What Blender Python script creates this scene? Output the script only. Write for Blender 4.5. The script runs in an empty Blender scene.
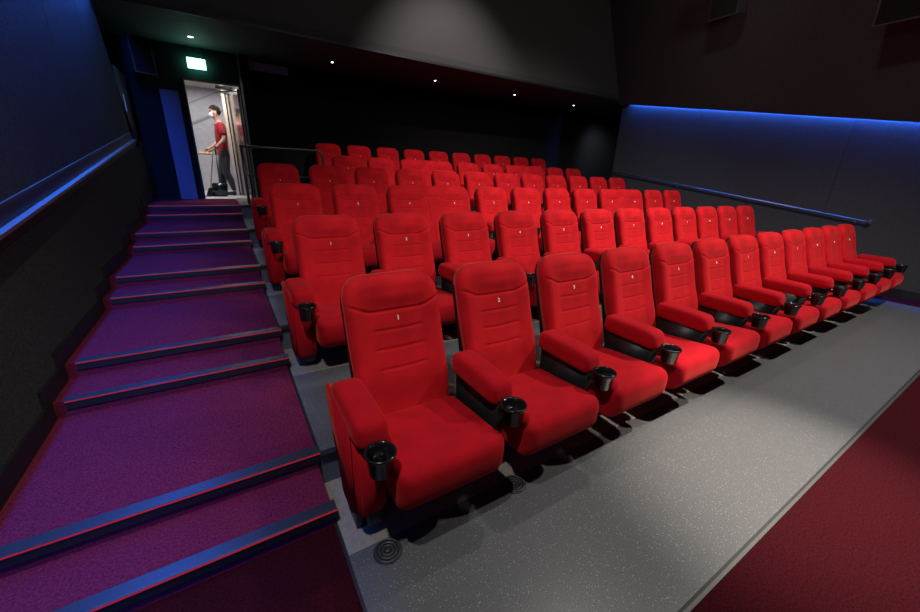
import bpy, bmesh, math, random
from mathutils import Vector, Matrix
random.seed(7)
C = bpy.context.scene.collection
PI = math.pi
H, D, P = 0.185, 1.26, 0.60          # rise per row, depth per row, seat pitch
XL, XS, XR = -1.56, -0.42, 7.63      # left wall, stair/platform edge, right wall
DX = -0.016

# ------------------------------------------------------------------ materials
MATS = {}
def mat(name, base, rough=0.6, metal=0.0, spec=0.5, sheen=0.0, sheen_tint=None, sheen_rough=0.5,
        noise=None, bump=None, speck=None, emit=None, estr=0.0, coat=0.0):
    m = bpy.data.materials.new(name); m.use_nodes = True
    nt = m.node_tree; b = nt.nodes['Principled BSDF']
    def S(k, v):
        if k in b.inputs: b.inputs[k].default_value = v
    S('Base Color', (*base, 1)); S('Roughness', rough); S('Metallic', metal)
    S('Specular IOR Level', spec); S('Sheen Weight', sheen); S('Sheen Roughness', sheen_rough)
    if sheen_tint: S('Sheen Tint', (*sheen_tint, 1))
    S('Coat Weight', coat)
    if emit: S('Emission Color', (*emit, 1)); S('Emission Strength', estr)
    tc = nt.nodes.new('ShaderNodeTexCoord')
    col = None
    if noise:                                   # (scale, low multiplier, high multiplier, detail)
        sc, lo, hi, det = noise
        n = nt.nodes.new('ShaderNodeTexNoise'); n.inputs['Scale'].default_value = sc
        n.inputs['Detail'].default_value = det
        nt.links.new(tc.outputs['Object'], n.inputs['Vector'])
        r = nt.nodes.new('ShaderNodeValToRGB')
        r.color_ramp.elements[0].position = 0.32; r.color_ramp.elements[1].position = 0.68
        r.color_ramp.elements[0].color = (*[c * lo for c in base], 1)
        r.color_ramp.elements[1].color = (*[min(1, c * hi) for c in base], 1)
        nt.links.new(n.outputs['Fac'], r.inputs['Fac']); col = r.outputs['Color']
    if speck:                                   # (scale, threshold, colour) light chips
        sc, th, sc_col = speck
        v = nt.nodes.new('ShaderNodeTexVoronoi'); v.inputs['Scale'].default_value = sc
        nt.links.new(tc.outputs['Object'], v.inputs['Vector'])
        sep = nt.nodes.new('ShaderNodeSeparateColor'); nt.links.new(v.outputs['Color'], sep.inputs['Color'])
        g = nt.nodes.new('ShaderNodeMath'); g.operation = 'GREATER_THAN'; g.inputs[1].default_value = th
        nt.links.new(sep.outputs['Red'], g.inputs[0])
        l = nt.nodes.new('ShaderNodeMath'); l.operation = 'LESS_THAN'; l.inputs[1].default_value = 0.42
        nt.links.new(v.outputs['Distance'], l.inputs[0])
        mu = nt.nodes.new('ShaderNodeMath'); mu.operation = 'MULTIPLY'
        nt.links.new(g.outputs[0], mu.inputs[0]); nt.links.new(l.outputs[0], mu.inputs[1])
        mx = nt.nodes.new('ShaderNodeMix'); mx.data_type = 'RGBA'
        nt.links.new(mu.outputs[0], mx.inputs['Factor'])
        if col: nt.links.new(col, mx.inputs['A'])
        else: mx.inputs['A'].default_value = (*base, 1)
        mx.inputs['B'].default_value = (*sc_col, 1); col = mx.outputs['Result']
    if col: nt.links.new(col, b.inputs['Base Color'])
    if bump:                                    # (scale, strength)
        n2 = nt.nodes.new('ShaderNodeTexNoise'); n2.inputs['Scale'].default_value = bump[0]
        n2.inputs['Detail'].default_value = 3
        nt.links.new(tc.outputs['Object'], n2.inputs['Vector'])
        bp = nt.nodes.new('ShaderNodeBump'); bp.inputs['Strength'].default_value = bump[1]
        bp.inputs['Distance'].default_value = 0.01
        nt.links.new(n2.outputs['Fac'], bp.inputs['Height']); nt.links.new(bp.outputs['Normal'], b.inputs['Normal'])
    MATS[name] = m
    return m

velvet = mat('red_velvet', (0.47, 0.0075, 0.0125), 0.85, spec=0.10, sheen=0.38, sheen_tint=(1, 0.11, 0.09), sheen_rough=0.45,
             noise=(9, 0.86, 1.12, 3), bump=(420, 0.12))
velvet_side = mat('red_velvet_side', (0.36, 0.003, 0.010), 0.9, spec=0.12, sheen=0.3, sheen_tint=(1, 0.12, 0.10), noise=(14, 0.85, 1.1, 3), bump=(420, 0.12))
velvet_shaded = mat('red_velvet_shaded', (0.36, 0.0032, 0.0100), 0.85, spec=0.10, sheen=0.38, sheen_tint=(1, 0.11, 0.09), sheen_rough=0.45, noise=(9, 0.86, 1.12, 3), bump=(420, 0.12))  # backrest velvet again, its darker nap shading put into the base colour
plastic = mat('black_plastic', (0.012, 0.012, 0.013), 0.42, spec=0.4, bump=(300, 0.05))
cab_m = mat('speaker_cabinet', (0.045, 0.046, 0.048), 0.5, spec=0.4, noise=(60, 0.85, 1.1, 3))
gloss = mat('glossy_black_plastic', (0.01, 0.01, 0.011), 0.16, spec=0.6, noise=(30, 0.8, 1.2, 2))
thread = mat('white_embroidery', (0.85, 0.80, 0.78), 0.7, noise=(400, 0.85, 1.1, 2))
vinyl = mat('grey_speckled_vinyl', (0.083, 0.086, 0.090), 0.33, spec=0.45, noise=(160, 0.72, 1.3, 4), speck=(210, 0.945, (0.27, 0.27, 0.265)), bump=(35, 0.02))
beige = mat('beige_vinyl', (0.22, 0.20, 0.165), 0.6, spec=0.4, noise=(60, 0.85, 1.12, 4), speck=(190, 0.95, (0.2, 0.19, 0.17)))
carpet = mat('dark_red_carpet', (0.032, 0.003, 0.0055), 0.95, spec=0.05, noise=(120, 0.55, 1.45, 5), bump=(260, 0.5))
stair_carpet = mat('stair_carpet', (0.135, 0.014, 0.036), 0.95, spec=0.05, noise=(120, 0.6, 1.4, 5), bump=(260, 0.5))
wallf = mat('charcoal_wall_fabric', (0.055, 0.056, 0.057), 0.95, spec=0.08, noise=(140, 0.6, 1.45, 6), bump=(220, 0.3))
wallb = mat('black_wall_fabric', (0.014, 0.013, 0.014), 0.92, spec=0.15, noise=(140, 0.5, 1.6, 6), bump=(220, 0.3))
bulk = mat('grey_bulkhead_paint', (0.075, 0.074, 0.070), 0.85, spec=0.2, noise=(90, 0.85, 1.15, 5))
soff = mat('soffit_paint', (0.055, 0.056, 0.056), 0.8, spec=0.25, noise=(90, 0.8, 1.2, 5))
pil = mat('pale_pilaster_paint', (0.11, 0.13, 0.26), 0.8, noise=(40, 0.93, 1.05, 3))
black = mat('black_paint', (0.008, 0.008, 0.009), 0.55, noise=(40, 0.8, 1.2, 3))
nose_m = mat('nosing_metal', (0.055, 0.055, 0.06), 0.36, metal=0.55, noise=(200, 0.9, 1.08, 2))
edge_m = mat('dull_edge_metal', (0.07, 0.07, 0.07), 0.5, metal=0.4, noise=(90, 0.85, 1.1, 3))
ring_m = mat('vent_metal', (0.06, 0.06, 0.065), 0.45, metal=0.3, noise=(90, 0.85, 1.1, 3))
rubber = mat('black_rubber', (0.010, 0.010, 0.011), 0.6, spec=0.4, noise=(80, 0.8, 1.2, 3))
alu = mat('satin_aluminium', (0.42, 0.43, 0.46), 0.38, metal=0.9, noise=(200, 0.9, 1.08, 2))
alu_dark = mat('anodised_metal', (0.20, 0.205, 0.215), 0.42, metal=0.8, noise=(200, 0.9, 1.08, 2))
tube_m = mat('dark_metal_tube', (0.16, 0.165, 0.17), 0.3, metal=0.7, noise=(60, 0.9, 1.1, 2))
led_b = mat('blue_led', (0.02, 0.05, 0.3), emit=(0.03, 0.14, 1.0), estr=7.0)
led_r = mat('red_led_edge', (0.3, 0.01, 0.02), emit=(1.0, 0.03, 0.035), estr=0.22)
lampw = mat('white_lamp', (0.9, 0.9, 0.9), emit=(1, 0.98, 0.95), estr=12)
lampg = mat('frosted_lamp', (0.9, 0.9, 0.9), emit=(0.9, 1, 0.97), estr=6)
signm = mat('sign_face', (0.5, 0.9, 0.75), emit=(0.20, 1.0, 0.74), estr=11)
signw = mat('sign_pictogram', (0.9, 0.95, 0.92), emit=(0.85, 1.0, 0.95), estr=12.0)
cor_wall = mat('pale_corridor_wall', (0.42, 0.42, 0.47), 0.7, noise=(12, 0.92, 1.06, 3))
cor_dark = mat('grey_joint_strip', (0.26, 0.26, 0.29), 0.6, noise=(20, 0.9, 1.05, 3))
wood_d = mat('brown_beam', (0.22, 0.13, 0.07), 0.6, noise=(20, 0.8, 1.1, 3))
cor_floor = mat('pale_corridor_floor', (0.70, 0.68, 0.65), 0.4, noise=(20, 0.92, 1.05, 3))
cor_ceil = mat('corridor_ceiling', (0.45, 0.42, 0.38), 0.6, noise=(12, 0.92, 1.06, 3))
wood = mat('pale_oak', (0.52, 0.33, 0.19), 0.45, noise=(25, 0.8, 1.15, 4))
cream = mat('cream_lacquer', (0.78, 0.66, 0.54), 0.35, noise=(25, 0.94, 1.04, 3))
mirror = mat('polished_steel', (0.55, 0.54, 0.55), 0.18, metal=1.0, noise=(15, 0.9, 1.06, 3))
skin = mat('skin', (0.62, 0.36, 0.27), 0.55, spec=0.3, noise=(40, 0.92, 1.06, 3))
hair = mat('brown_hair', (0.022, 0.013, 0.009), 0.8, spec=0.1, noise=(120, 0.6, 1.4, 4))
shirt = mat('red_polo_cotton', (0.34, 0.008, 0.022), 0.85, noise=(30, 0.85, 1.1, 4))
trous = mat('charcoal_trousers', (0.045, 0.045, 0.05), 0.85, noise=(40, 0.75, 1.3, 4))
shoe = mat('black_leather', (0.012, 0.011, 0.011), 0.35, noise=(40, 0.8, 1.2, 3))
maskm = mat('white_face_mask', (0.80, 0.84, 0.88), 0.8, noise=(60, 0.93, 1.05, 3))

# ------------------------------------------------------------------ helpers
def new_obj(name, bm, m, parent=None, smooth=True, loc=None):
    me = bpy.data.meshes.new(name); bm.normal_update(); bm.to_mesh(me); bm.free()
    me.materials.append(m)
    if smooth:
        me.shade_smooth()
    o = bpy.data.objects.new(name, me); C.objects.link(o)
    if parent: o.parent = parent
    if loc: o.location = loc
    return o
def tag(o, label=None, cat=None, group=None, kind=None):
    if label: o['label'] = label
    if cat: o['category'] = cat
    if group: o['group'] = group
    if kind: o['kind'] = kind
    return o
def empty(name, loc=(0, 0, 0), rz=0.0):
    o = bpy.data.objects.new(name, None); o.empty_display_size = 0.1
    C.objects.link(o); o.location = loc; o.rotation_euler = (0, 0, rz); return o
def box(bm, lo, hi, bev=0.0, segs=2):
    r = bmesh.ops.create_cube(bm, size=1)
    vs = r['verts']
    c = [(a + b) / 2 for a, b in zip(lo, hi)]; s = [b - a for a, b in zip(lo, hi)]
    for v in vs: v.co = Vector((v.co.x * s[0] + c[0], v.co.y * s[1] + c[1], v.co.z * s[2] + c[2]))
    if bev > 0:
        es = list({e for v in vs for e in v.link_edges})
        bmesh.ops.bevel(bm, geom=es, offset=bev, segments=segs, affect='EDGES', profile=0.5)
    return vs
def boxobj(name, lo, hi, m, parent=None, bev=0.0, smooth=False):
    bm = bmesh.new(); box(bm, lo, hi, bev); return new_obj(name, bm, m, parent, smooth)
def prism(bm, poly, axis, a, b):
    """extrude a 2D polygon between a and b along axis ('x','y','z')"""
    def P3(p, t):
        return {'x': (t, p[0], p[1]), 'y': (p[0], t, p[1]), 'z': (p[0], p[1], t)}[axis]
    va = [bm.verts.new(P3(p, a)) for p in poly]; vb = [bm.verts.new(P3(p, b)) for p in poly]
    n = len(poly)
    bm.faces.new(va); bm.faces.new(vb[::-1])
    for i in range(n): bm.faces.new((va[i], va[(i + 1) % n], vb[(i + 1) % n], vb[i]))
    bmesh.ops.recalc_face_normals(bm, faces=bm.faces[:])
def rbox(bm, c, h, r, n=10, warp=None):
    """rounded box: centre, half sizes, corner radius"""
    t = bmesh.new()
    bmesh.ops.create_cube(t, size=2)
    bmesh.ops.subdivide_edges(t, edges=t.edges[:], cuts=n, use_grid_fill=True)
    for v in t.verts:
        # push grid lines towards the edges so the rounding is well resolved
        q = Vector([math.copysign(1 - (1 - abs(k)) ** 1.5, k) for k in v.co])
        p = Vector((q.x * h[0], q.y * h[1], q.z * h[2]))
        inner = Vector([max(-(h[i] - r), min(h[i] - r, p[i])) for i in range(3)])
        d = p - inner
        if d.length > 1e-9: p = inner + d.normalized() * r
        if warp: p = warp(p)
        v.co = p + Vector(c)
    off = {}
    for v in t.verts: off[v] = bm.verts.new(v.co)
    for f in t.faces: bm.faces.new([off[v] for v in f.verts])
    t.free()
def tube(bm, pts, r, n=12, cap=True):
    pts = [Vector(p) for p in pts]; rings = []
    up = None
    for i, p in enumerate(pts):
        d = (pts[min(i + 1, len(pts) - 1)] - pts[max(i - 1, 0)]).normalized()
        if up is None:
            up = Vector((0, 0, 1)) if abs(d.z) < 0.9 else Vector((0, 1, 0))
        a = d.cross(up).normalized(); b = a.cross(d).normalized(); up = b
        rr = r[i] if isinstance(r, (list, tuple)) else r
        rings.append([bm.verts.new(p + (a * math.cos(2 * PI * k / n) + b * math.sin(2 * PI * k / n)) * rr) for k in range(n)])
    for i in range(len(rings) - 1):
        for k in range(n):
            bm.faces.new((rings[i][k], rings[i][(k + 1) % n], rings[i + 1][(k + 1) % n], rings[i + 1][k]))
    if cap:
        bm.faces.new(rings[0][::-1]); bm.faces.new(rings[-1])
    bmesh.ops.recalc_face_normals(bm, faces=bm.faces[:])
def lathe(bm, prof, c=(0, 0, 0), n=28):
    rings = []
    for r, z in prof:
        rings.append([bm.verts.new((c[0] + r * math.cos(2 * PI * k / n), c[1] + r * math.sin(2 * PI * k / n), c[2] + z)) for k in range(n)])
    for i in range(len(rings) - 1):
        for k in range(n):
            bm.faces.new((rings[i][k], rings[i][(k + 1) % n], rings[i + 1][(k + 1) % n], rings[i + 1][k]))
    bm.faces.new(rings[0][::-1]); bm.faces.new(rings[-1])
    bmesh.ops.recalc_face_normals(bm, faces=bm.faces[:])
def sm(a, b, x):
    t = max(0.0, min(1.0, (x - a) / (b - a))); return t * t * (3 - 2 * t)
def text_mesh(txt, size, depth):
    cu = bpy.data.curves.new('t', 'FONT'); cu.body = txt; cu.size = size; cu.extrude = depth
    cu.align_x = 'CENTER'; cu.align_y = 'CENTER'; cu.offset = size * 0.012
    o = bpy.data.objects.new('t', cu); C.objects.link(o)
    dg = bpy.context.evaluated_depsgraph_get()
    me = bpy.data.meshes.new_from_object(o.evaluated_get(dg))
    bpy.data.objects.remove(o); bpy.data.curves.remove(cu)
    return me

# ------------------------------------------------------------------ the seat, in its own frame
# origin: floor of the row under the seat, y = 0 at the riser behind it, -y towards the screen
Z0, Z1 = 0.325, 1.004
def yfront(z): return -0.125 + 0.30 * (z - 0.40)
def backrest_mesh(W, double=False):
    bm = bmesh.new()
    R = 0.105; nx = 60 if not double else 110; nz = 130; T = 0.072
    cz, hz = (Z0 + Z1) / 2, (Z1 - Z0) / 2
    def sdf(x, z, R):
        qx, qz = abs(x) - (W - R), abs(z - cz) - (hz - R)
        return -(math.hypot(max(qx, 0), max(qz, 0)) + min(max(qx, qz), 0) - R)
    centres = [0.0] if not double else [-0.30, 0.30]
    seams = [0.762, 0.676, 0.588]
    def face(x, z):
        d = max(0.0, sdf(x, z, R)); re = 0.045
        e = re - math.sqrt(max(0.0, re * re - (re - min(d, re)) ** 2))
        y = yfront(z) + e * 0.95
        hd = sm(0.85, 0.93, z); y -= 0.016 * hd * (1 - 0.35 * (x / W) ** 2)
        y -= 0.012 * math.exp(-((z - 0.54) / 0.09) ** 2)
        for cx in centres:
            u = x - cx
            if abs(u) > (0.24 if not double else 0.30): continue
            # side bolsters stand forward of the centre panel
            y -= 0.017 * sm(0.10, 0.21, abs(u)) * (1 - hd)
            zh = 0.850 + 0.040 * sm(0.11, 0.235, abs(u))
            y += 0.008 * math.exp(-((z - zh) / 0.005) ** 2) * min(1, d / 0.02)
            for s in seams:
                if abs(u) < 0.15:
                    y += 0.0055 * math.exp(-((z - s - 0.004 * (u / .12) ** 2) / 0.005) ** 2) * (1 - sm(0.11, 0.135, abs(u)))
            y += 0.0012 * math.exp(-((abs(u) - 0.128) / 0.006) ** 2) * (1 - hd)
        return y
    front, back = [], []
    for j in range(nz + 1):
        t = j / nz
        z = Z0 + (Z1 - Z0) * (t + 0.0 if True else t)
        # half width at this height: rounded top corners and softer bottom corners
        def hw(rr):
            if z > Z1 - rr: return W - rr + math.sqrt(max(0, rr * rr - (z - (Z1 - rr)) ** 2))
            if z < Z0 + rr: return W - rr + math.sqrt(max(0, rr * rr - ((Z0 + rr) - z) ** 2))
            return W
        w = hw(R) * (1 - 0.035 * sm(0.75, 0.40, z))
        fr, br = [], []
        for i in range(nx + 1):
            s = i / nx * 2 - 1
            s = math.copysign(1 - (1 - abs(s)) ** 1.35, s)
            x = s * w
            fr.append(bm.verts.new((x, face(x, z), z)))
            br.append(bm.verts.new((x, yfront(z) + T, z)))
        front.append(fr); back.append(br)
    for j in range(nz):
        for i in range(nx):
            bm.faces.new((front[j][i], front[j][i + 1], front[j + 1][i + 1], front[j + 1][i]))
            bm.faces.new((back[j][i + 1], back[j][i], back[j + 1][i], back[j + 1][i + 1]))
    for j in range(nz):
        bm.faces.new((front[j][0], front[j + 1][0], back[j + 1][0], back[j][0]))
        bm.faces.new((front[j][nx], back[j][nx], back[j + 1][nx], front[j + 1][nx]))
    for i in range(nx):
        bm.faces.new((front[0][i], back[0][i], back[0][i + 1], front[0][i + 1]))
        bm.faces.new((front[nz][i], front[nz][i + 1], back[nz][i + 1], back[nz][i]))
    bmesh.ops.recalc_face_normals(bm, faces=bm.faces[:])
    return bm
def shell_mesh(W):
    bm = bmesh.new(); R = 0.10; T0, T1 = 0.068, 0.112
    def ring(y_off, grow):
        vs = []
        z0, z1, w = 0.30, Z1 - 0.022 - grow, W - 0.004 - grow
        for cx, cz, a0 in ((w - R, z1 - R, 0), (-(w - R), z1 - R, PI / 2)):
            for k in range(9):
                a = a0 + PI / 2 * k / 8
                vs.append((cx + R * math.cos(a), cz + R * math.sin(a)))
        vs += [(-w, z0), (w, z0)]
        return [bm.verts.new((x, yfront(z) + y_off, z)) for x, z in vs]
    rr = [ring(T0, 0), ring(T1 - 0.012, 0), ring(T1, 0.014)]
    n = len(rr[0])
    for a, b in zip(rr, rr[1:]):
        for k in range(n): bm.faces.new((a[k], a[(k + 1) % n], b[(k + 1) % n], b[k]))
    bm.faces.new(rr[0]); bm.faces.new(rr[-1])
    bmesh.ops.recalc_face_normals(bm, faces=bm.faces[:])
    return bm
def cushion_mesh(W):
    bm = bmesh.new()
    def warp(p):
        k = (0.225 - p.y) / 0.45                       # 0 at the back, 1 at the front
        zz = p.z / 0.092
        p = Vector((p.x * (1 - 0.05 * (1 - zz) / 2), p.y - 0.018 * (1 - zz * zz) * k, p.z + 0.045 * k * (1 if zz > 0 else 0.2)))
        if zz > 0.5: p.z -= 0.010 * math.exp(-(p.x / (W * 0.6)) ** 2) * math.exp(-((p.y + .02) / .14) ** 2)
        if zz < 0 and k > .5: p.y += 0.03 * (-zz) * (k - .5) * 2
        return p
    rbox(bm, (0.004, -0.348, 0.312), (W - 0.008, 0.228, 0.092), 0.050, n=18, warp=warp)
    return bm
def armrest_mesh():
    bm = bmesh.new()
    def warp(p):
        f = sm(0.0, -0.23, p.y)
        return Vector((p.x * (1 - 0.06 * f), p.y - 0.012 * (p.z / 0.058) * f * -1, p.z - 0.006 * f * (p.z > 0)))
    rbox(bm, (0, -0.265, 0.552), (0.069, 0.188, 0.060), 0.042, n=12, warp=warp)
    return bm
def support_mesh():
    bm = bmesh.new()
    prism(bm, [(-0.45, 0.505), (-0.09, 0.505), (-0.10, 0.16), (-0.30, 0.14), (-0.40, 0.30)], 'x', -0.030, 0.030)
    return bm
def cup_mesh():
    bm = bmesh.new()
    lathe(bm, [(0.038, 0.440), (0.043, 0.444), (0.050, 0.515), (0.056, 0.520), (0.058, 0.528), (0.055, 0.534),
               (0.050, 0.530), (0.047, 0.515), (0.042, 0.456), (0.010, 0.454)], (0, -0.520, 0.006), 32)
    return bm
def cup_bracket_mesh():
    bm = bmesh.new()
    box(bm, (-0.022, -0.500, 0.465), (0.022, -0.400, 0.505), 0.006)
    box(bm, (-0.032, -0.492, 0.500), (-0.010, -0.470, 0.548), 0.005)
    return bm
def pedestal_mesh():
    bm = bmesh.new()
    box(bm, (-0.030, -0.26, 0.0), (0.030, -0.06, 0.012), 0.003)
    box(bm, (-0.022, -0.20, 0.010), (0.022, -0.10, 0.26), 0.006)
    return bm
def pan_mesh(W):
    bm = bmesh.new()
    rbox(bm, (0, -0.315, 0.238), (W - 0.03, 0.18, 0.022), 0.018, n=5)
    box(bm, (-W + .03, -0.14, 0.22), (W - .03, -0.08, 0.30), 0.01)
    return bm
def side_panel_mesh():
    bm = bmesh.new()
    prism(bm, [(-0.43, 0.52), (-0.06, 0.52), (-0.065, 0.46), (-0.25, 0.125), (-0.39, 0.125), (-0.43, 0.18)], 'x', -0.060, 0.050)
    prism(bm, [(-0.36, 0.560), (-0.030, 0.588), (-0.035, 0.52), (-0.22, 0.125), (-0.37, 0.125)], 'x', -0.078, -0.052)
    bmesh.ops.bevel(bm, geom=bm.edges[:], offset=0.012, segments=3, affect='EDGES')
    return bm
def plinth_mesh():
    bm = bmesh.new()
    box(bm, (-0.055, -0.33, 0.0), (0.045, -0.20, 0.18), 0.006)
    box(bm, (-0.020, -0.385, 0.05), (0.045, -0.32, 0.19), 0.006)
    return bm

ARMX = -0.300
proto = {}
def proto_obj(name, bm, m):
    o = new_obj(name, bm, m); C.objects.unlink(o); return o
for key, W in (('single', 0.236), ('double', 0.537)):
    proto[key] = [proto_obj('backrest', backrest_mesh(W, key == 'double'), velvet),
                  proto_obj('back_shell', shell_mesh(W), plastic),
                  proto_obj('seat_cushion', cushion_mesh(W + 0.020), velvet_shaded),
                  proto_obj('seat_pan', pan_mesh(W), plastic)]
P_arm = proto_obj('armrest', armrest_mesh(), velvet_shaded)
P_sup = proto_obj('arm_support', support_mesh(), plastic)
P_cup = proto_obj('cup_holder', cup_mesh(), gloss)
P_brk = proto_obj('bracket', cup_bracket_mesh(), gloss)
P_ped = proto_obj('pedestal', pedestal_mesh(), plastic)
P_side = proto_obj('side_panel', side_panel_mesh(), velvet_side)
P_plinth = proto_obj('plinth', plinth_mesh(), plastic)
bm = bmesh.new(); rbox(bm, (0, yfront(0.665) - 0.002, 0.665), (0.062, 0.022, 0.195), 0.014, n=8,
                       warp=lambda p: Vector((p.x, p.y + 0.30 * p.z, p.z)))
P_fold = proto_obj('folded_armrest', bm, velvet)
numbers = {}
for n in range(1, 13):
    me = text_mesh(str(n), 0.031, 0.0012); me.materials.clear(); me.materials.append(thread); numbers[n] = me
def link_copy(src, parent, loc=(0, 0, 0)):
    o = src.copy(); C.objects.link(o); o.parent = parent; o.location = loc; return o

ORD = ['', 'first', 'second', 'third', 'fourth', 'fifth', 'sixth', 'seventh', 'eighth', 'ninth', 'tenth', 'eleventh', 'twelfth']
def make_seat(kind, x, j, dz, nums, left_aisle, right_arm, label, group):
    base_z = (j - 1) * H + (0.006)
    r = empty('cinema_seat' if kind == 'single' else 'double_cinema_seat', (x, j * D, base_z))
    tag(r, label, 'seat' if kind == 'single' else 'double seat', group)
    W = 0.30 if kind == 'single' else 0.60
    parts = [link_copy(o, r, (0, 0, dz)) for o in proto[kind]]
    back = parts[0]
    xs = [0.0] if kind == 'single' else [-0.30, 0.30]
    for nx_, n in zip(xs, nums):
        t = bpy.data.objects.new('seat_number', numbers[n]); C.objects.link(t); t.parent = back
        zc = 0.812
        t.location = (nx_ + 0.004, yfront(zc) - 0.0012, zc)
        t.rotation_euler = (PI / 2 - math.atan(0.30), 0, 0)
        t['label'] = 'white number %d on the backrest' % n
    if kind == 'double': link_copy(P_fold, r, (0, 0, dz))
    arms = [-W + 0.016] + ([W + 0.010] if right_arm else [])
    for ax in arms:
        link_copy(P_arm, r, (ax, 0, dz))
        link_copy(P_ped, r, (ax, 0, 0))
        cup = link_copy(P_cup, r, (ax, 0, dz))
        link_copy(P_brk, cup)
        if left_aisle and ax < 0:
            link_copy(P_side, r, (ax, 0, dz)); link_copy(P_plinth, r, (ax, 0, 0))
        else:
            link_copy(P_sup, r, (ax, 0, dz))
    return r

ROWN = {1: 'front row', 2: 'second row', 3: 'third row', 4: 'fourth row', 5: 'fifth row', 6: 'rearmost row'}
DZ = {1: 0.0, 2: -0.043, 3: -0.050, 4: -0.044, 5: -0.052, 6: 0.008}
ROWX = {1: 0.0, 2: 0.0, 3: 0.0, 4: 0.02, 5: 0.03, 6: 0.04}
layout = {1: [(i, 1) for i in range(12)], 2: [(i, 1) for i in range(12)],
          3: [(0, 1), (1, 1), (2, 2), (4, 1), (5, 1), (6, 1), (7, 1), (8, 2), (10, 1), (11, 1)],
          4: [(i, 1) for i in range(12)],
          5: [(2, 1), (3, 1), (4, 2), (6, 1), (7, 1), (8, 2), (10, 1), (11, 1)],
          6: [(i, 1) for i in range(2, 12)]}
for j, items in layout.items():
    n = 0
    for k, (i, span) in enumerate(items):
        nums = list(range(n + 1, n + 1 + span)); n += span
        x = DX + ROWX[j] + P * (i + (span - 1) / 2)
        last = k == len(items) - 1
        if span == 1:
            where = 'beside the stairs' if k == 0 and j < 5 else ('beside the empty bay' if k == 0 else ('at the far end' if last else ''))
            lab = 'red velvet cinema seat number %d, %s from the stairs in the %s' % (nums[0], ORD[n], ROWN[j])
            if where: lab = 'red velvet cinema seat number %d %s in the %s' % (nums[0], where, ROWN[j])
        else:
            lab = 'wide red velvet double seat numbered %d and %d in the %s' % (nums[0], nums[1], ROWN[j])
        make_seat('single' if span == 1 else 'double', x, j, DZ[j], nums, k == 0, last, lab,
                  'red velvet seats of the %s' % ROWN[j])

# ------------------------------------------------------------------ floors and platforms
fl = tag(boxobj('floor', (XL - 0.4, -5.0, -0.10), (XR + 0.1, 1.30, 0.0), carpet), kind='structure')
pf = tag(empty('seating_platform', (XS, 0, 0)), kind='structure')
def pchild(name, lo, hi, m, bev=0.0):
    o = boxobj(name, lo, hi, m, pf, bev); o.matrix_parent_inverse = Matrix.Translation((-XS, 0, 0)); return o
pchild('tier', (XS, 0.036, 0.0), (7.10, 1.26, 0.006), vinyl)
for j in range(2, 7):
    pchild('tier', (XS, (j - 1) * D, (j - 2) * H + 0.0), (XR, 7.95, (j - 1) * H + (0.0)), vinyl)
for j in range(1, 7):
    b0 = (j - 1) * H + (0.006 if j == 1 else 0.0)
    pchild('floor_strip', (XS + 0.002, (j - 1) * D + 0.83, b0), (6.93, j * D - 0.001, b0 + 0.004), beige)
    if j > 1:
        pchild('edge_trim', (XS - 0.001, (j - 1) * D - 0.012, b0 - 0.035), (7.0, (j - 1) * D + 0.022, b0 + 0.004), rubber, 0.003)
pchild('edge_trim', (XS - 0.012, 0.014, 0.0), (XS, 1.24, 0.009), rubber)
for j in range(2, 7):
    b0 = (j - 1) * H
    pchild('edge_trim', (XS - 0.010, (j - 1) * D + 0.03, b0 - 0.02), (XS + 0.001, j * D - 0.30, b0 + 0.004), rubber)
pchild('edge_trim', (XS - 0.012, 0.027, 0.0), (7.10, 0.038, 0.007), rubber)
pchild('edge_trim', (XS - 0.012, 0.014, 0.0), (7.10, 0.027, 0.008), edge_m)

# stairs
KE = [.045, .024, -.03, -.039, -.009, .012, -.014, -.006, .008, .008]
SY = [((k // 2) * D if k % 2 == 0 else ((k + 1) // 2) * D - 0.295) + KE[k - 1] for k in range(1, 11)]
st = tag(empty('staircase', (-1.0, 0, 0)), kind='structure')
for k in range(1, 11):
    y, z = SY[k - 1], k * H / 2
    def schild(name, lo, hi, m, bev=0.0):
        o = boxobj(name, lo, hi, m, st, bev); o.matrix_parent_inverse = Matrix.Translation((1.0, 0, 0)); return o
    schild('step', (XL, y, z - H / 2), (XS - 0.012, 7.70, z), stair_carpet)
    ns = schild('nosing', (XL + 0.06, y - 0.012, z - 0.004), (XS + 0.004, y + 0.046, z + 0.005), nose_m, 0.002)
    o = boxobj('riser_strip', (XL + 0.06, y - 0.010, z - 0.046), (XS + 0.004, y + 0.001, z - 0.004), rubber, ns)
    o2 = boxobj('light_line', (XL + 0.06, y - 0.0145, z - 0.0045), (XS + 0.004, y - 0.0115, z + 0.0015), led_r, ns)

# round floor vents under the front seats
for (vx, vy, lab) in ((-0.277, 0.772, 'round black floor air vent beside the front aisle seat'),
                      (0.40, 0.790, 'round black floor vent between the first two front seats')):
    v = empty('floor_vent', (vx, vy, 0.006)); tag(v, lab, 'floor vent', 'round floor vents under the front row')
    bm = bmesh.new(); lathe(bm, [(0.056, 0), (0.058, 0.004), (0.055, 0.006), (0.0, 0.006)][:3] + [(0.002, 0.006)], n=36)
    new_obj('base_plate', bm, black, v, smooth=False)
    for rr in (0.050, 0.035, 0.021):
        bm = bmesh.new()
        tube(bm, [(rr * math.cos(2 * PI * q / 40), rr * math.sin(2 * PI * q / 40), 0.009) for q in range(41)], 0.0042, 8, cap=False)
        new_obj('ring', bm, ring_m, v)
    bm = bmesh.new(); lathe(bm, [(0.011, 0.005), (0.011, 0.011), (0.004, 0.013)], n=16); new_obj('hub', bm, ring_m, v)

# ------------------------------------------------------------------ walls
def cove_z(y): return 3.10 + 0.163 * (y - 5.8)
def rail_z(y): return 1.115 + 0.1405 * (y - 2.135)
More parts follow.
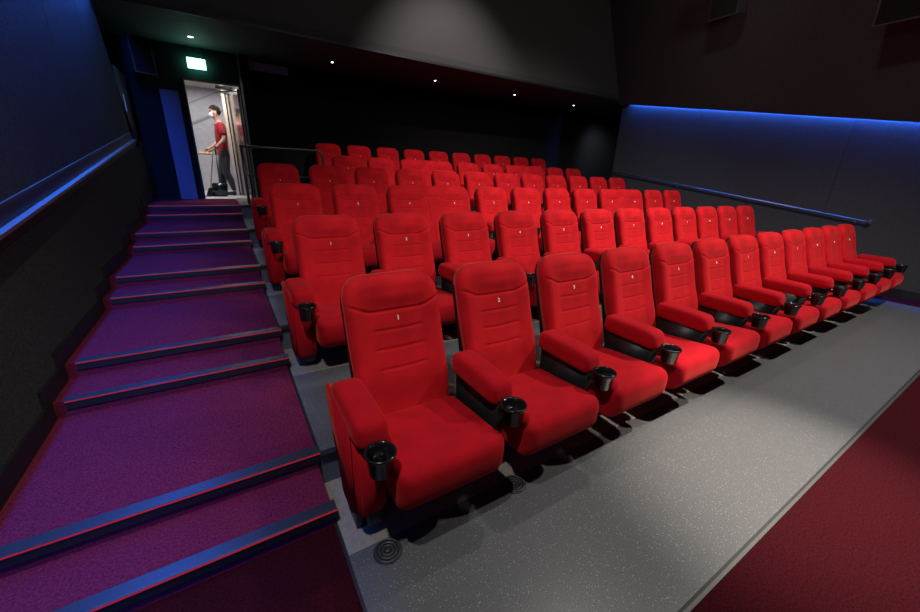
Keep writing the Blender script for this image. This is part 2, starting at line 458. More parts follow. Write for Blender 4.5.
# left wall: lower part the whole length, upper part ends before the alcove
wl = tag(empty('wall_left', (XL, 0, 0)), kind='structure')
def wchild(root, name, bm, m, smooth=False):
    o = new_obj(name, bm, m, root, smooth); o.matrix_parent_inverse = Matrix.Translation(root.location).inverted(); return o
bm = bmesh.new()
prism(bm, [(-5, -0.1), (7.9, -0.1), (7.9, rail_z(6.9)), (6.9, rail_z(6.9)), (-5, rail_z(-5))], 'x', XL - 0.30, XL)
wchild(wl, 'lower_wall', bm, wallf)
ys = [-5.0, -1.6, 0.35, 1.70, 2.95, 4.15, 5.3]
for a, b in zip(ys, ys[1:]):
    bm = bmesh.new(); prism(bm, [(a + 0.003, rail_z(a)), (b - 0.003, rail_z(b)), (b - 0.003, cove_z(b) + 0.3), (a + 0.003, cove_z(a) + 0.3)], 'x', XL - 0.20, XL)
    wchild(wl, 'wall_panel', bm, wallf)
bm = bmesh.new(); prism(bm, [(5.303, rail_z(5.3)), (6.90, rail_z(6.9)), (6.35, 2.75), (6.15, 3.15), (6.10, cove_z(6.1) + 0.3), (5.303, cove_z(5.3) + 0.3)], 'x', XL - 0.20, XL)
wchild(wl, 'wall_panel', bm, wallf)
bm = bmesh.new(); box(bm, (XL - 0.30, -5, 0.5), (XL - 0.20, 7.9, 5.6)); wchild(wl, 'back_wall', bm, wallb)
# protruding upper wall with the cove
bm = bmesh.new(); prism(bm, [(-5, cove_z(-5)), (6.1, cove_z(6.1)), (6.1, 5.6), (-5, 5.6)], 'x', XL + 0.075, XL + 0.115)
wchild(wl, 'cove_fascia', bm, wallb)
bm = bmesh.new(); prism(bm, [(-5, cove_z(-5) + 0.30), (6.1, cove_z(6.1) + 0.30), (6.1, 5.6), (-5, 5.6)], 'x', XL - 0.20, XL + 0.075)
wchild(wl, 'cove_top', bm, wallb)
bm = bmesh.new(); prism(bm, [(-5, cove_z(-5) + 0.150), (6.05, cove_z(6.05) + 0.150), (6.05, cove_z(6.05) + 0.163), (-5, cove_z(-5) + 0.163)], 'x', XL, XL + 0.018)
wchild(wl, 'led_strip', bm, led_b)
# stepped baseboard on the left wall
prof = [(-5, 0)]
z = 0
for k in range(10):
    prof.append((SY[k] - 0.012, z)); z = (k + 1) * H / 2; prof.append((SY[k] - 0.012, z))
prof.append((7.60, z))
upper = [(y - 0.06, zz + 0.105) for y, zz in prof]; upper[0] = (-5, 0.105); upper[-1] = (7.60, z + 0.105)
bm = bmesh.new()
for (a, b, ua, ub) in zip(prof, prof[1:], upper, upper[1:]):
    if (Vector(a) - Vector(b)).length > 1e-6:
        prism(bm, [a, b, ub, ua], 'x', XL, XL + 0.014)
tag(new_obj('baseboard_left', bm, black, smooth=False), kind='structure')

# right wall
wr = tag(empty('wall_right', (XR, 0, 0)), kind='structure')
ys = [-5.0, -0.4, 1.9, 4.2, 6.05]
for a, b in zip(ys, ys[1:]):
    bm = bmesh.new(); prism(bm, [(a + .002, -0.1), (b - .002, -0.1), (b - .002, cove_z(b) + 0.30), (a + .002, cove_z(a) + 0.30)], 'x', XR, XR + 0.2)
    wchild(wr, 'wall_panel', bm, wallf)
# overhanging upper wall above the cove, leaning into the room
LX = XR - 0.06
def leaning(y0, y1, t0, t1, m, name):
    bm = bmesh.new()
    def pt(y, dx, zt):
        zb = cove_z(y)
        return (LX + dx - 0.45 * (zt - zb), y, zt)
    v = [bm.verts.new(p) for p in (pt(y0, 0, cove_z(y0)), pt(y1, 0, cove_z(y1)), pt(y1, 0, 5.6), pt(y0, 0, 5.6))]
    w = [bm.verts.new((p[0] + 0.028, p[1], p[2])) for p in (pt(y0, 0, cove_z(y0)), pt(y1, 0, cove_z(y1)), pt(y1, 0, 5.6), pt(y0, 0, 5.6))]
    bm.faces.new(v); bm.faces.new(w[::-1])
    for k in range(4): bm.faces.new((v[k], v[(k + 1) % 4], w[(k + 1) % 4], w[k]))
    bmesh.ops.recalc_face_normals(bm, faces=bm.faces[:])
    wchild(wr, name, bm, m)
leaning(-5, 6.12, 0, 0, wallf, 'upper_wall')
bm = bmesh.new(); prism(bm, [(-5, cove_z(-5) + 0.30), (6.05, cove_z(6.05) + 0.30), (6.05, cove_z(6.05) + 0.36), (-5, cove_z(-5) + 0.36)], 'x', LX - 0.05, XR + 0.2)
wchild(wr, 'cove_top', bm, wallb)
bm = bmesh.new(); prism(bm, [(-5, cove_z(-5) + 0.11), (5.85, cove_z(5.85) + 0.11), (5.85, cove_z(5.85) + 0.125), (-5, cove_z(-5) + 0.125)], 'x', LX + 0.048, LX + 0.058)
wchild(wr, 'led_strip', bm, led_b)
bm = bmesh.new(); box(bm, (LX, 5.86, cove_z(5.86) - 0.02), (XR + .01, 6.06, cove_z(5.86) + 0.4)); wchild(wr, 'cove_end', bm, wallb)
bm = bmesh.new(); box(bm, (XR - 0.014, -5, 0.0), (XR, 1.26, 0.11)); tag(new_obj('baseboard_right', bm, black, smooth=False), kind='structure')

# back wall of the auditorium, door wall, right alcove
tag(boxobj('wall_back', (-0.02, 7.95, 0), (11.5, 8.10, 3.3), wallb), kind='structure')
tag(boxobj('wall_alcove', (11.2, 6.0, 0), (11.4, 7.95, 3.3), wallb), kind='structure')
tag(boxobj('wall_return', (XR + 0.2, 6.0, 0), (11.2, 6.1, 3.3), wallb), kind='structure')
tag(boxobj('floor_alcove', (XR, 6.1, 0.80), (11.2, 7.95, 0.92), vinyl), kind='structure')
DL, DR, DT, DB, WY = -0.885, -0.125, 2.755, 0.925, 7.70
wd = tag(empty('wall_door', (-0.9, WY, 0)), kind='structure')
bm = bmesh.new(); box(bm, (XL - 0.3, WY, 0), (DL, WY + 0.22, 3.25)); wchild(wd, 'left_part', bm, wallb)
bm = bmesh.new(); box(bm, (DL, WY, DT), (DR, WY + 0.22, 3.25)); wchild(wd, 'lintel', bm, wallb)
bm = bmesh.new(); box(bm, (DR, WY, 0.9), (0.06, WY + 0.26, 3.25)); wchild(wd, 'right_part', bm, wallb)
tag(boxobj('trim_1', (-0.105, WY - 0.012, 0.925), (-0.075, WY, 3.2), alu_dark), kind='structure')
tag(boxobj('trim_2', (DL - 0.02, WY - 0.015, 0.925), (DL, WY + 0.22, DT), black), kind='structure')

tag(boxobj('trim_4', (-1.215, 7.58, 0.925), (-0.985, WY, 2.54), pil), kind='structure')      # pale pilaster left of the door
# soffit, bulkhead, ceiling
tag(boxobj('ceiling', (XL - 0.3, -5, 5.6), (XR + 0.4, 6.3, 5.75), wallb), kind='structure')
tag(boxobj('ceiling_soffit', (XL - 0.3, 6.1, 3.2), (11.5, 8.1, 3.32), soff), kind='structure')
tag(boxobj('wall_bulkhead', (XL - 0.3, 6.1, 3.32), (XR + 0.1, 6.25, 5.6), bulk), kind='structure')
tag(boxobj('trim_3', (XL - 0.3, 6.085, 3.19), (7.45, 6.10, 3.225), black), kind='structure')

# ------------------------------------------------------------------ handrails
hl = empty('handrail', (XL, 2, rail_z(2))); tag(hl, 'long blue-lit ledge handrail on the left wall above the stairs', 'handrail')
def hchild(name, bm, m, smooth=False):
    o = new_obj(name, bm, m, hl, smooth); o.matrix_parent_inverse = Matrix.Translation(hl.location).inverted(); return o
def strip(bm, y0, y1, dz0, dz1, x0, x1):
    prism(bm, [(y0, rail_z(y0) + dz0), (y1, rail_z(y1) + dz0), (y1, rail_z(y1) + dz1), (y0, rail_z(y0) + dz1)], 'x', x0, x1)
bm = bmesh.new(); strip(bm, -4.5, 6.72, -0.006, 0.012, XL, XL + 0.042); hchild('ledge', bm, alu)
bm = bmesh.new(); strip(bm, -4.5, 6.72, -0.05, -0.006, XL, XL + 0.034); hchild('underside', bm, black)
bm = bmesh.new(); strip(bm, -4.5, 6.70, 0.012, 0.085, XL, XL + 0.008); hchild('backing', bm, black)
bm = bmesh.new(); strip(bm, -4.5, 6.62, 0.085, 0.105, XL, XL + 0.010); hchild('cap_strip', bm, edge_m)
hr = empty('handrail', (XR - .07, 3.5, 1.2)); tag(hr, 'straight sloping handrail on the right wall beyond the seats', 'handrail')
a, b = Vector((XR - 0.07, 5.95, 1.668)), Vector((XR - 0.07, 1.346, 1.012))
def rchild(name, bm, m):
    o = new_obj(name, bm, m, hr); o.matrix_parent_inverse = Matrix.Translation(hr.location).inverted(); return o
bm = bmesh.new(); tube(bm, [a, b], 0.014, 14); rchild('rail', bm, alu_dark)
for t in (0.06, 0.35, 0.65, 0.97):
    q = a.lerp(b, t); bm = bmesh.new(); tube(bm, [q + Vector((0, 0, -0.018)), q + Vector((0.01, 0, -0.06)), q + Vector((0.069, 0, -0.06))], 0.007, 8)
    rchild('bracket', bm, tube_m)
bm = bmesh.new(); box(bm, (XR - 0.09, b.y - 0.035, b.z - 0.03), (XR, b.y - 0.005, b.z + 0.03), 0.005); rchild('end_return', bm, tube_m)
# guard rail at the rear bay
gr = empty('guard_rail', (-0.3, 6.35, 5 * H)); tag(gr, 'dark tubular guard rail at the top of the stairs beside the rear seats', 'guard rail')
bm = bmesh.new()
g0 = Vector((0, 0, 0))
bend = [(1.03 + 0.10 * math.sin(t * PI / 2 / 6), 0, 0.725 + 0.10 * math.cos(t * PI / 2 / 6)) for t in range(7)]
tube(bm, [(-0.02, 0, 0.825)] + [(0.3, 0, 0.825), (0.7, 0, 0.825)] + bend + [(1.13, 0, 0.0)], 0.019, 14); new_obj('rail', bm, tube_m, gr)
bm = bmesh.new(); tube(bm, [(0, 0, 0), (0, 0, 0.825)], 0.019, 14); new_obj('post', bm, tube_m, gr)
bm = bmesh.new(); tube(bm, [(0, 0, 0.42), (1.13, 0, 0.42)], 0.012, 10); new_obj('lower_rail', bm, tube_m, gr)
for px in (0, 1.13):
    bm = bmesh.new(); lathe(bm, [(0.05, 0), (0.05, 0.008), (0.022, 0.012)], (px, 0, 0), 20); new_obj('base_plate', bm, tube_m, gr)

# ------------------------------------------------------------------ ceiling lamps
PLACE = ['above the exit door', 'nearest the guard rail', 'second from the exit door side', 'above the middle rear seats', 'farthest right']
for k, x in enumerate((-0.69, 1.29, 3.26, 5.26, 7.15)):
    s = empty('downlight', (x, 7.12, 3.2)); tag(s, 'small recessed white downlight in the rear soffit ' + PLACE[k], 'downlight', 'downlights in the rear soffit')
    bm = bmesh.new(); lathe(bm, [(0.024, -0.001), (0.046, -0.001), (0.044, -0.006), (0.026, -0.008), (0.022, -0.004)][1:], n=28)
    new_obj('trim_ring', bm, soff, s)
    bm = bmesh.new(); lathe(bm, [(0.020 if k else 0.034, -0.0095), (0.018 if k else 0.032, -0.0085)], n=24); new_obj('lamp', bm, lampw if k else lampg, s)

# exit sign
sg = empty('exit_sign', (-0.675, WY - 0.07, 2.96)); tag(sg, 'glowing green exit sign hung from the soffit above the door', 'exit sign')
bm = bmesh.new(); box(bm, (-0.122, -0.012, 0.064), (0.122, 0.012, 0.078), 0.004); new_obj('housing', bm, black, sg, False)
bm = bmesh.new(); box(bm, (-0.118, -0.0235, -0.068), (0.118, 0.0235, 0.066)); new_obj('face', bm, signm, sg, False)
bm = bmesh.new()
def q(x0, z0, x1, z1): box(bm, (x0, -0.0255, z0), (x1, -0.023, z1))
q(0.045, -0.055, 0.095, 0.055)                                   # doorway
prism(bm, [(-0.085, 0.0), (-0.045, 0.035), (-0.045, 0.012), (0.0, 0.012), (0.0, -0.012), (-0.045, -0.012), (-0.045, -0.035)], 'y', -0.0255, -0.023)
q(0.012, -0.005, 0.034, 0.030); q(0.006, -0.050, 0.018, -0.006); q(0.024, -0.045, 0.040, -0.008)
new_obj('pictogram', bm, signw, sg, False)
for sx in (-0.08, 0.08):
    bm = bmesh.new(); tube(bm, [(sx, 0, 0.07), (sx, 0, 0.24)], 0.004, 8); new_obj('hanger', bm, black, sg)

# ------------------------------------------------------------------ loudspeakers and wall panel
def speaker(name, loc, rot, size, label):
    r = empty(name, loc); r.rotation_euler = rot; tag(r, label, 'loudspeaker')
    w, d, h = size
    bm = bmesh.new(); prism(bm, [(-d / 2, -h / 2), (d / 2, -h / 2 + 0.1 * h), (d / 2, h / 2), (-d / 2, h / 2)], 'x', -w / 2, w / 2)
    new_obj('cabinet', bm, cab_m, r, False)
    bm = bmesh.new(); box(bm, (-w / 2 + 0.02, -d / 2 - 0.012, -h / 2 + 0.02), (w / 2 - 0.02, -d / 2, h / 2 - 0.02), 0.005); new_obj('grille', bm, wallb, r, False)
    bm = bmesh.new(); box(bm, (-0.05, d / 2, -0.06), (0.05, d / 2 + 0.10, 0.06), 0.006); new_obj('bracket', bm, black, r, False)
    return r
speaker('loudspeaker', (-1.33, 7.2, 2.86), (math.radians(-6), 0, math.radians(24)), (0.26, 0.20, 0.46), 'dark wall loudspeaker high in the corner left of the exit sign')
speaker('loudspeaker', (6.50, 3.55, 4.10), (math.radians(8), 0, math.radians(-90)), (0.42, 0.24, 0.34), 'black loudspeaker on the upper right wall above the blue cove')
speaker('loudspeaker', (6.62, 1.55, 3.55), (math.radians(8), 0, math.radians(-90)), (0.42, 0.24, 0.34), 'black loudspeaker on the upper right wall nearest the right picture edge')
pn = empty('wall_board', (XL - 0.1, 6.95, 2.0)); tag(pn, 'black rounded board in the wall recess at the end of the left handrail', 'board')
bm = bmesh.new()
pts = [(-0.34, 0.62), (-0.34, -0.12)] + [(-0.14 - 0.20 * math.cos(t * PI / 2 / 6), -0.12 - 0.20 * math.sin(t * PI / 2 / 6)) for t in range(1, 7)] + \
      [(0.14 + 0.20 * math.sin(t * PI / 2 / 6), -0.12 - 0.20 * math.cos(t * PI / 2 / 6)) for t in range(7)] + [(0.34, 0.62)]
prism(bm, pts, 'x', -0.02, 0.10); new_obj('panel', bm, black, pn, False)
bm = bmesh.new(); box(bm, (0.10, -0.16, 0.12), (0.106, -0.10, 0.32), 0.002); lb = new_obj('label_plate', bm, cream, pn, False); lb['label'] = 'small pale plate'

# ------------------------------------------------------------------ corridor behind the door
F = DB
tag(boxobj('floor_corridor', (-3.2, WY + 0.0, F - 0.1), (0.9, 10.6, F), cor_floor), kind='structure')
wc = tag(empty('wall_corridor', (-1, 10.4, F)), kind='structure')
bm = bmesh.new(); box(bm, (-3.2, 10.4, F), (0.9, 10.6, 4.0)); wchild(wc, 'wall', bm, cor_wall)
bm = bmesh.new()                                                       # sloping stair underside with seams
prism(bm, [(-3.0, F + 0.35), (0.6, F + 2.15), (0.6, F + 2.20), (-3.0, F + 0.40)], 'y', 10.385, 10.4); wchild(wc, 'seam', bm, cor_dark)
bm = bmesh.new(); prism(bm, [(-3.0, F + 0.75), (0.2, F + 2.35), (0.2, F + 2.37), (-3.0, F + 0.77)], 'y', 10.39, 10.4); wchild(wc, 'seam', bm, cor_dark)
bm = bmesh.new(); prism(bm, [(-2.2, F + 1.50), (-0.3, F + 2.45), (-0.3, F + 2.60), (-2.2, F + 1.62)], 'y', 10.20, 10.32); wchild(wc, 'beam', bm, wood_d)
tag(boxobj('wall_corridor_right', (0.5, WY + 0.26, F), (0.7, 10.4, 4.0), cor_wall), kind='structure')
tag(boxobj('wall_corridor_left', (-3.2, WY + 0.22, F), (-3.0, 10.4, 4.0), cor_wall), kind='structure')
tag(boxobj('ceiling_corridor', (-3.2, WY + 0.22, F + 2.12), (0.7, 10.4, F + 2.25), cor_ceil), kind='structure')
cl = empty('downlight', (-0.60, 8.12, F + 2.12)); tag(cl, 'round white downlight in the corridor ceiling seen through the doorway', 'downlight')
bm = bmesh.new(); lathe(bm, [(0.06, -0.001), (0.058, -0.008), (0.04, -0.01)], n=24); new_obj('trim_ring', bm, alu, cl)
bm = bmesh.new(); lathe(bm, [(0.04, -0.012), (0.038, -0.010)], n=24); new_obj('lamp', bm, lampw, cl)
ch = empty('handrail', (-1.2, 9.6, F)); tag(ch, 'pale wooden handrail across the corridor behind the person', 'handrail')
bm = bmesh.new(); tube(bm, [(-1.6, 0, 0.78), (1.2, 0, 0.78)], 0.028, 12); new_obj('rail', bm, wood, ch)
for px in (-1.2, -0.2, 0.95):
    bm = bmesh.new(); tube(bm, [(px, 0, 0), (px, 0, 0.76)], 0.012, 8); new_obj('post', bm, alu, ch)
bm = bmesh.new(); box(bm, (-1.6, -0.006, 0.08), (1.2, 0.006, 0.70)); new_obj('infill_panel', bm, cor_wall, ch, False)
# open door leaf
dr = tag(empty('door_1', (DR - 0.01, WY + 0.24, F), math.radians(0)), kind='structure')
lf = empty('leaf', (0, 0, 0)); lf.parent = dr; lf.rotation_euler = (0, 0, math.radians(101))
bm = bmesh.new(); box(bm, (0.0, -0.022, 0.006), (0.70, 0.022, 1.80), 0.002); new_obj('leaf_face', bm, mirror, lf, False)
bm = bmesh.new(); box(bm, (0.70, -0.026, 0.006), (0.74, 0.034, 1.80)); new_obj('leaf_edge', bm, cream, lf, False)
for zz in (0.86, 0.98):
    bm = bmesh.new(); tube(bm, [(0.64, 0.022, zz), (0.64, 0.06, zz), (0.54, 0.06, zz)], 0.008, 8); new_obj('handle', bm, alu, lf)
bm = bmesh.new(); tube(bm, [(-0.03, -0.16, 1.74), (-0.30, 0.05, 1.74), (-0.12, 0.32, 1.74)], 0.012, 8); new_obj('closer_arm', bm, black, dr)
bm = bmesh.new(); box(bm, (-0.34, -0.18, 1.74), (-0.10, -0.12, 1.79), 0.006); new_obj('closer_body', bm, alu, dr)
bm = bmesh.new(); box(bm, (-0.245, 0.66, 0.0), (-0.195, 0.70, 2.10)); new_obj('frame', bm, cream, dr, False)
bm = bmesh.new(); box(bm, (-0.195, 0.665, 0.0), (-0.175, 0.70, 1.82)); new_obj('seal', bm, black, dr, False)

# ------------------------------------------------------------------ person in the corridor
def skinned(name, verts, edges, radii, root, m, parent, sub=2):
    me = bpy.data.meshes.new(name); me.from_pydata(verts, edges, [])
    o = bpy.data.objects.new(name, me); C.objects.link(o)
    md = o.modifiers.new('s', 'SKIN'); md.use_smooth_shade = True
    for i, sv in enumerate(me.skin_vertices[0].data):
        r = radii[i]; sv.radius = r if isinstance(r, tuple) else (r, r); sv.use_root = (i == root)
    s2 = o.modifiers.new('u', 'SUBSURF'); s2.levels = sub; s2.render_levels = sub
    dg = bpy.context.evaluated_depsgraph_get()
    nm = bpy.data.meshes.new_from_object(o.evaluated_get(dg))
    bpy.data.objects.remove(o)
    nm.materials.clear(); nm.materials.append(m); nm.shade_smooth()
    r = bpy.data.objects.new(name, nm); C.objects.link(r); r.parent = parent
    return r
# local frame: +x is the way the person faces, +z up, height 1.75, then scaled to the place
pr_ = empty('person', (-0.49, 8.74, F)); pr_.rotation_euler = (0, 0, PI + 0.10); pr_.scale = (0.905,) * 3
tag(pr_, 'person in red polo shirt, dark trousers and white face mask standing in the lit doorway', 'person')
V, E_, R_ = [], [], []
def chain(pts, start=None):
    prev = start
    ids = []
    for (p, r) in pts:
        V.append(p); R_.append(r); i = len(V) - 1; ids.append(i)
        if prev is not None: E_.append((prev, i))
        prev = i
    return ids
tor = chain([((0, 0, 0.92), (0.080, 0.110)), ((0.0, 0, 1.05), (0.085, 0.12)), ((-0.01, 0, 1.22), (0.11, 0.15)), ((-0.015, 0, 1.37), (0.10, 0.14)), ((-0.005, 0, 1.455), (0.058, 0.062)),
             ((0.025, 0, 1.52), (0.052, 0.052)), ((0.045, 0, 1.60), (0.090, 0.074)), ((0.045, 0, 1.69), (0.098, 0.080))])
def leg(s, knee, ank, toe):
    ids = chain([((0.0, s * 0.085, 0.84), 0.072), (knee, 0.062), (((knee[0] + ank[0]) / 2 - 0.02, s * 0.09, (knee[2] + ank[2]) / 2), 0.056), (ank, 0.040)], tor[0])
    chain([(toe, (0.030, 0.042))], ids[-1])
leg(1, (0.02, 0.09, 0.48), (-0.10, 0.10, 0.075), (0.05, 0.11, 0.035))
leg(-1, (0.07, -0.085, 0.48), (0.12, -0.09, 0.075), (0.27, -0.10, 0.035))
def arm(s, el, wr):
    ids = chain([((-0.01, s * 0.175, 1.385), 0.058), (el, 0.043), (wr, 0.027)], tor[3])
    return ids[-1]
wl_ = arm(1, (-0.03, 0.235, 1.12), (0.17, 0.20, 0.93))
wr_ = arm(-1, (-0.01, -0.235, 1.12), (0.20, -0.16, 0.96))
def hand(wid, s):
    w = Vector(V[wid]); pm = w + Vector((0.055, -0.01 * s, -0.035))
    ids = chain([(tuple(pm), (0.026, 0.018))], wid)
    for f, (dy, ln) in enumerate(((0.026, 0.032), (0.009, 0.037), (-0.009, 0.034), (-0.025, 0.027))):
        b0 = pm + Vector((0.025, 0, -dy * 0.8 - 0.01)); b1 = b0 + Vector((ln, -0.012 * s, -0.008)); b2 = b1 + Vector((-0.004, -ln * 0.7 * s, -0.010))
        chain([(tuple(b0), 0.0095), (tuple(b1), 0.009), (tuple(b2), 0.008)], ids[0])
    t0 = pm + Vector((-0.005, -0.022 * s, 0.012)); t1 = t0 + Vector((0.035, -0.015 * s, 0.004))
    chain([(tuple(t0), 0.011), (tuple(t1), 0.009)], ids[0])
hand(wl_, 1); hand(wr_, -1)
body = skinned('body', V, E_, R_, 0, skin, pr_)
# face details as part of head: nose, ears
bm = bmesh.new()
rbox(bm, (0.133, 0, 1.625), (0.018, 0.013, 0.022), 0.012, n=4)
new_obj('nose', bm, skin, body)
for s in (1, -1):
    bm = bmesh.new(); rbox(bm, (0.035, s * 0.077, 1.625), (0.020, 0.008, 0.032), 0.0075, n=5); new_obj('ear', bm, skin, body)
    bm = bmesh.new(); bmesh.ops.create_uvsphere(bm, u_segments=12, v_segments=8, radius=0.011)
    e = new_obj('eye', bm, shoe, body); e.location = (0.121, s * 0.032, 1.655)
V, E_, R_ = [], [], []                                    # shirt with short sleeves and collar
t = chain([((0.0, 0, 0.72), (0.118, 0.165)), ((0.0, 0, 0.90), (0.122, 0.164)), ((0.0, 0, 1.05), (0.118, 0.155)), ((-0.01, 0, 1.22), (0.128, 0.168)), ((-0.015, 0, 1.37), (0.115, 0.155)), ((-0.005, 0, 1.46), (0.070, 0.076))])
for s in (1, -1):
    chain([((-0.01, s * 0.18, 1.385), 0.074), ((-0.02, s * 0.218, 1.24), 0.066), ((-0.022, s * 0.225, 1.19), 0.064)], t[4])
skinned('shirt', V, E_, R_, 0, shirt, pr_)
V, E_, R_ = [], [], []
t = chain([((0, 0, 1.06), (0.108, 0.142)), ((0, 0, 0.95), (0.110, 0.146)), ((0, 0, 0.86), (0.112, 0.150))])
for s, knee, ank in ((1, (0.02, 0.09, 0.48), (-0.10, 0.10, 0.085)), (-1, (0.07, -0.085, 0.48), (0.12, -0.09, 0.085))):
    chain([((0.0, s * 0.088, 0.76), 0.104), (knee, 0.080), (((knee[0] + ank[0]) / 2 - .015, s * 0.095, 0.28), 0.072), (ank, 0.062)], t[2])
skinned('trousers', V, E_, R_, 0, trous, pr_)
for s, (fx, fy) in ((1, (-0.05, 0.105)), (-1, (0.175, -0.095))):
    bm = bmesh.new(); rbox(bm, (fx, fy, 0.042), (0.145, 0.050, 0.042), 0.034, n=6, warp=lambda p: Vector((p.x, p.y, p.z * (1.25 if p.x < 0 else 0.9)))); new_obj('shoe', bm, shoe, pr_)
bm = bmesh.new()                                          # hair cap
bmesh.ops.create_uvsphere(bm, u_segments=28, v_segments=18, radius=1)
for v in bm.verts:
    p = v.co.copy(); rr = 1 + 0.06 * math.sin(9 * p.x + 4 * p.y) * math.sin(7 * p.z + 5 * p.y)
    v.co = Vector((p.x * 0.106 * rr + 0.034, p.y * 0.089 * rr, p.z * 0.106 * rr + 1.670))
bmesh.ops.delete(bm, geom=[v for v in bm.verts if v.co.z < (1.70 if v.co.x > 0.085 else 1.655 if v.co.x > 0.02 else 1.60 if v.co.x > -0.02 else 1.57)], context='VERTS')
new_obj('hair', bm, hair, pr_)
bm = bmesh.new(); bmesh.ops.create_uvsphere(bm, u_segments=24, v_segments=16, radius=1)
for v in bm.verts: v.co = Vector((v.co.x * 0.058 + 0.092, v.co.y * 0.066, v.co.z * 0.050 + 1.583))
mk = new_obj('face_mask', bm, maskm, pr_)
bm = bmesh.new()
for s in (1, -1):
    tube(bm, [(0.09, s * 0.066, 1.60), (0.06, s * 0.079, 1.625), (0.03, s * 0.082, 1.635)], 0.0025, 6)
new_obj('ear_loop', bm, maskm, mk)
bm = bmesh.new(); tube(bm, [(0.155, 0.232, 0.948), (0.138, 0.236, 0.968)], 0.034, 14); new_obj('wristwatch', bm, shoe, pr_)
# lobby dustpan on a stick
dp = empty('dustpan', (-0.66, 8.36, F)); tag(dp, 'black lobby dustpan on a long stick held in front of the person', 'dustpan')
bm = bmesh.new(); prism(bm, [(-0.13, 0.0), (0.12, 0.0), (0.15, 0.24), (-0.10, 0.24)], 'y', -0.11, 0.11); bmesh.ops.bevel(bm, geom=bm.edges[:], offset=0.012, segments=2, affect='EDGES')
new_obj('bin', bm, gloss, dp)
bm = bmesh.new(); prism(bm, [(-0.24, 0.0), (-0.13, 0.0), (-0.13, 0.03), (-0.24, 0.006)], 'y', -0.12, 0.12); new_obj('lip', bm, gloss, dp, False)
bm = bmesh.new(); tube(bm, [(0.02, 0, 0.20), (0.045, 0.0, 0.82)], 0.011, 10); new_obj('stick', bm, alu_dark, dp)
bm = bmesh.new(); tube(bm, [(0.042, 0, 0.74), (0.047, 0, 0.86)], 0.017, 10); new_obj('grip', bm, plastic, dp)
br = empty('broom', (-0.80, 8.62, F)); tag(br, 'thin-handled lobby broom standing beside the black dustpan', 'broom')
bm = bmesh.new(); tube(bm, [(0, 0, 0.12), (0.14, 0, 0.80)], 0.009, 10); new_obj('stick', bm, alu_dark, br)
bm = bmesh.new(); prism(bm, [(-0.09, 0.0), (0.08, 0.0), (0.03, 0.14), (-0.03, 0.14)], 'y', -0.03, 0.03); new_obj('bristles', bm, shoe, br, False)

# ------------------------------------------------------------------ lights
def aim(o, tgt):
    d = Vector(tgt) - o.location; o.rotation_euler = d.to_track_quat('-Z', 'Y').to_euler()
def spot(name, loc, tgt, power, color, size=0.05, angle=90, blend=0.5):
    l = bpy.data.lights.new(name, 'SPOT'); l.energy = power; l.color = color; l.shadow_soft_size = size
    l.spot_size = math.radians(angle); l.spot_blend = blend
    o = bpy.data.objects.new(name, l); C.objects.link(o); o.location = loc; aim(o, tgt); return o
def area(name, loc, tgt, power, color, sx, sy):
    l = bpy.data.lights.new(name, 'AREA'); l.energy = power; l.color = color; l.shape = 'RECTANGLE'; l.size = sx; l.size_y = sy
    o = bpy.data.objects.new(name, l); C.objects.link(o); o.location = loc; aim(o, tgt); return o
spot('spot_stairs_front', (-0.95, 0.10, 3.35), (0.7, 0.6, 0.2), 190, (1, 0.95, 0.92), 0.04, 140, 0.6)
spot('spot_front_right', (4.0, -0.45, 4.2), (4.0, 1.25, 0.5), 800, (1, 0.93, 0.86), 0.06, 108, 0.7)
spot('spot_floor_pool', (2.5, -0.5, 4.5), (1.72, 0.10, 0.0), 2300, (1, 0.88, 0.74), 0.06, 26, 1.0)
spot('spot_middle', (3.2, 1.2, 5.2), (4.3, 4.2, 1.2), 620, (1, 0.94, 0.90), 0.08, 76, 0.8)
spot('spot_rear', (2.6, 4.2, 4.6), (3.2, 7.2, 1.6), 230, (1, 0.90, 0.90), 0.06, 80, 0.8)
spot('spot_overhead', (2.4, 1.38, 4.7), (2.4, 0.9, 0.4), 140, (1, 0.95, 0.9), 0.06, 110, 0.8)
spot('spot_bulkhead', (5.0, 1.6, 3.7), (5.9, 6.1, 3.5), 42, (1, 0.97, 0.92), 0.2, 120, 1.0)
spot('spot_bulkhead', (1.0, 1.8, 4.2), (0.9, 6.1, 3.5), 36, (1, 0.97, 0.92), 0.2, 120, 1.0)
spot('fill_right_wall', (2.2, 1.6, 5.2), (7.5, 2.2, 2.0), 100, (1, 0.97, 0.93), 0.15, 100, 1.0)  # added fill that lifts the right wall, no lamp of the room
spot('fill_left_wall', (2.6, 0.6, 5.0), (-1.56, 2.6, 1.2), 95, (1, 0.97, 0.93), 0.15, 80, 1.0)  # unseen fill, added to brighten the left wall
spot('spot_alcove', (8.7, 7.2, 3.1), (9.3, 7.95, 1.9), 75, (0.75, 0.85, 1), 0.3, 100, 1.0)
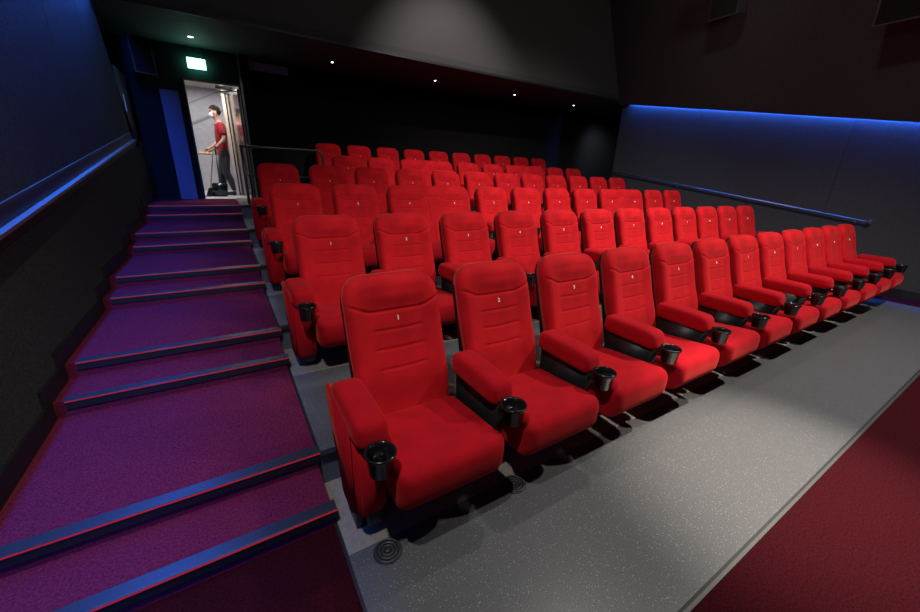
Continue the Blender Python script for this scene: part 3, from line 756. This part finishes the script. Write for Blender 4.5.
# coves: long strips shining down
def cove_light(x, y0, y1, dz, power, tilt, wid=0.05):
    ymid = (y0 + y1) / 2; L = math.hypot(y1 - y0, 0.163 * (y1 - y0))
    l = bpy.data.lights.new('cove_light', 'AREA'); l.energy = power; l.color = (0.03, 0.16, 1.0); l.shape = 'RECTANGLE'; l.size = wid; l.size_y = L
    o = bpy.data.objects.new('cove_light', l); C.objects.link(o); o.location = (x, ymid, cove_z(ymid) + dz)
    o.rotation_euler = (math.atan(0.163), tilt, 0); return o
cove_light(XL + 0.030, -4.5, 5.9, 0.125, 310, 0.0)
cove_light(XR - 0.015, -4.5, 5.8, 0.050, 270, 0.0, 0.018)
spot('corridor_downlight', (-0.60, 8.12, F + 2.09), (-0.45, 8.5, F), 60, (1, 0.95, 0.9), 0.04, 120, 0.6)
area('corridor_light', (-1.0, 9.2, F + 2.08), (-1.0, 9.2, F), 42, (1, 0.96, 0.92), 2.6, 1.6)

w = bpy.data.worlds.new('World'); bpy.context.scene.world = w; w.use_nodes = True
w.node_tree.nodes['Background'].inputs[0].default_value = (0.5, 0.5, 0.55, 1)
w.node_tree.nodes['Background'].inputs[1].default_value = 0.025

# ------------------------------------------------------------------ camera
cam = bpy.data.cameras.new('camera'); co = bpy.data.objects.new('camera', cam); C.objects.link(co)
cam.sensor_fit = 'HORIZONTAL'; cam.sensor_width = 36; cam.lens = 372.2144 / 920 * 36; cam.clip_start = 0.02
right = Vector((0.85207474, -0.52235444, 0.03472684)); down = Vector((-0.14598574, -0.30064349, -0.94249612)); fwd = Vector((0.50275961, 0.79799687, -0.3323625))
M = Matrix((( right.x, -down.x, -fwd.x, -0.64397514), (right.y, -down.y, -fwd.y, -0.29328192), (right.z, -down.z, -fwd.z, 1.4682214), (0, 0, 0, 1)))
co.matrix_world = M
sc = bpy.context.scene; sc.camera = co
sc.view_settings.view_transform = 'Standard'; sc.view_settings.look = 'None'
sc.view_settings.exposure = 0.0; sc.view_settings.gamma = 1.0; sc.view_settings.use_curve_mapping = False
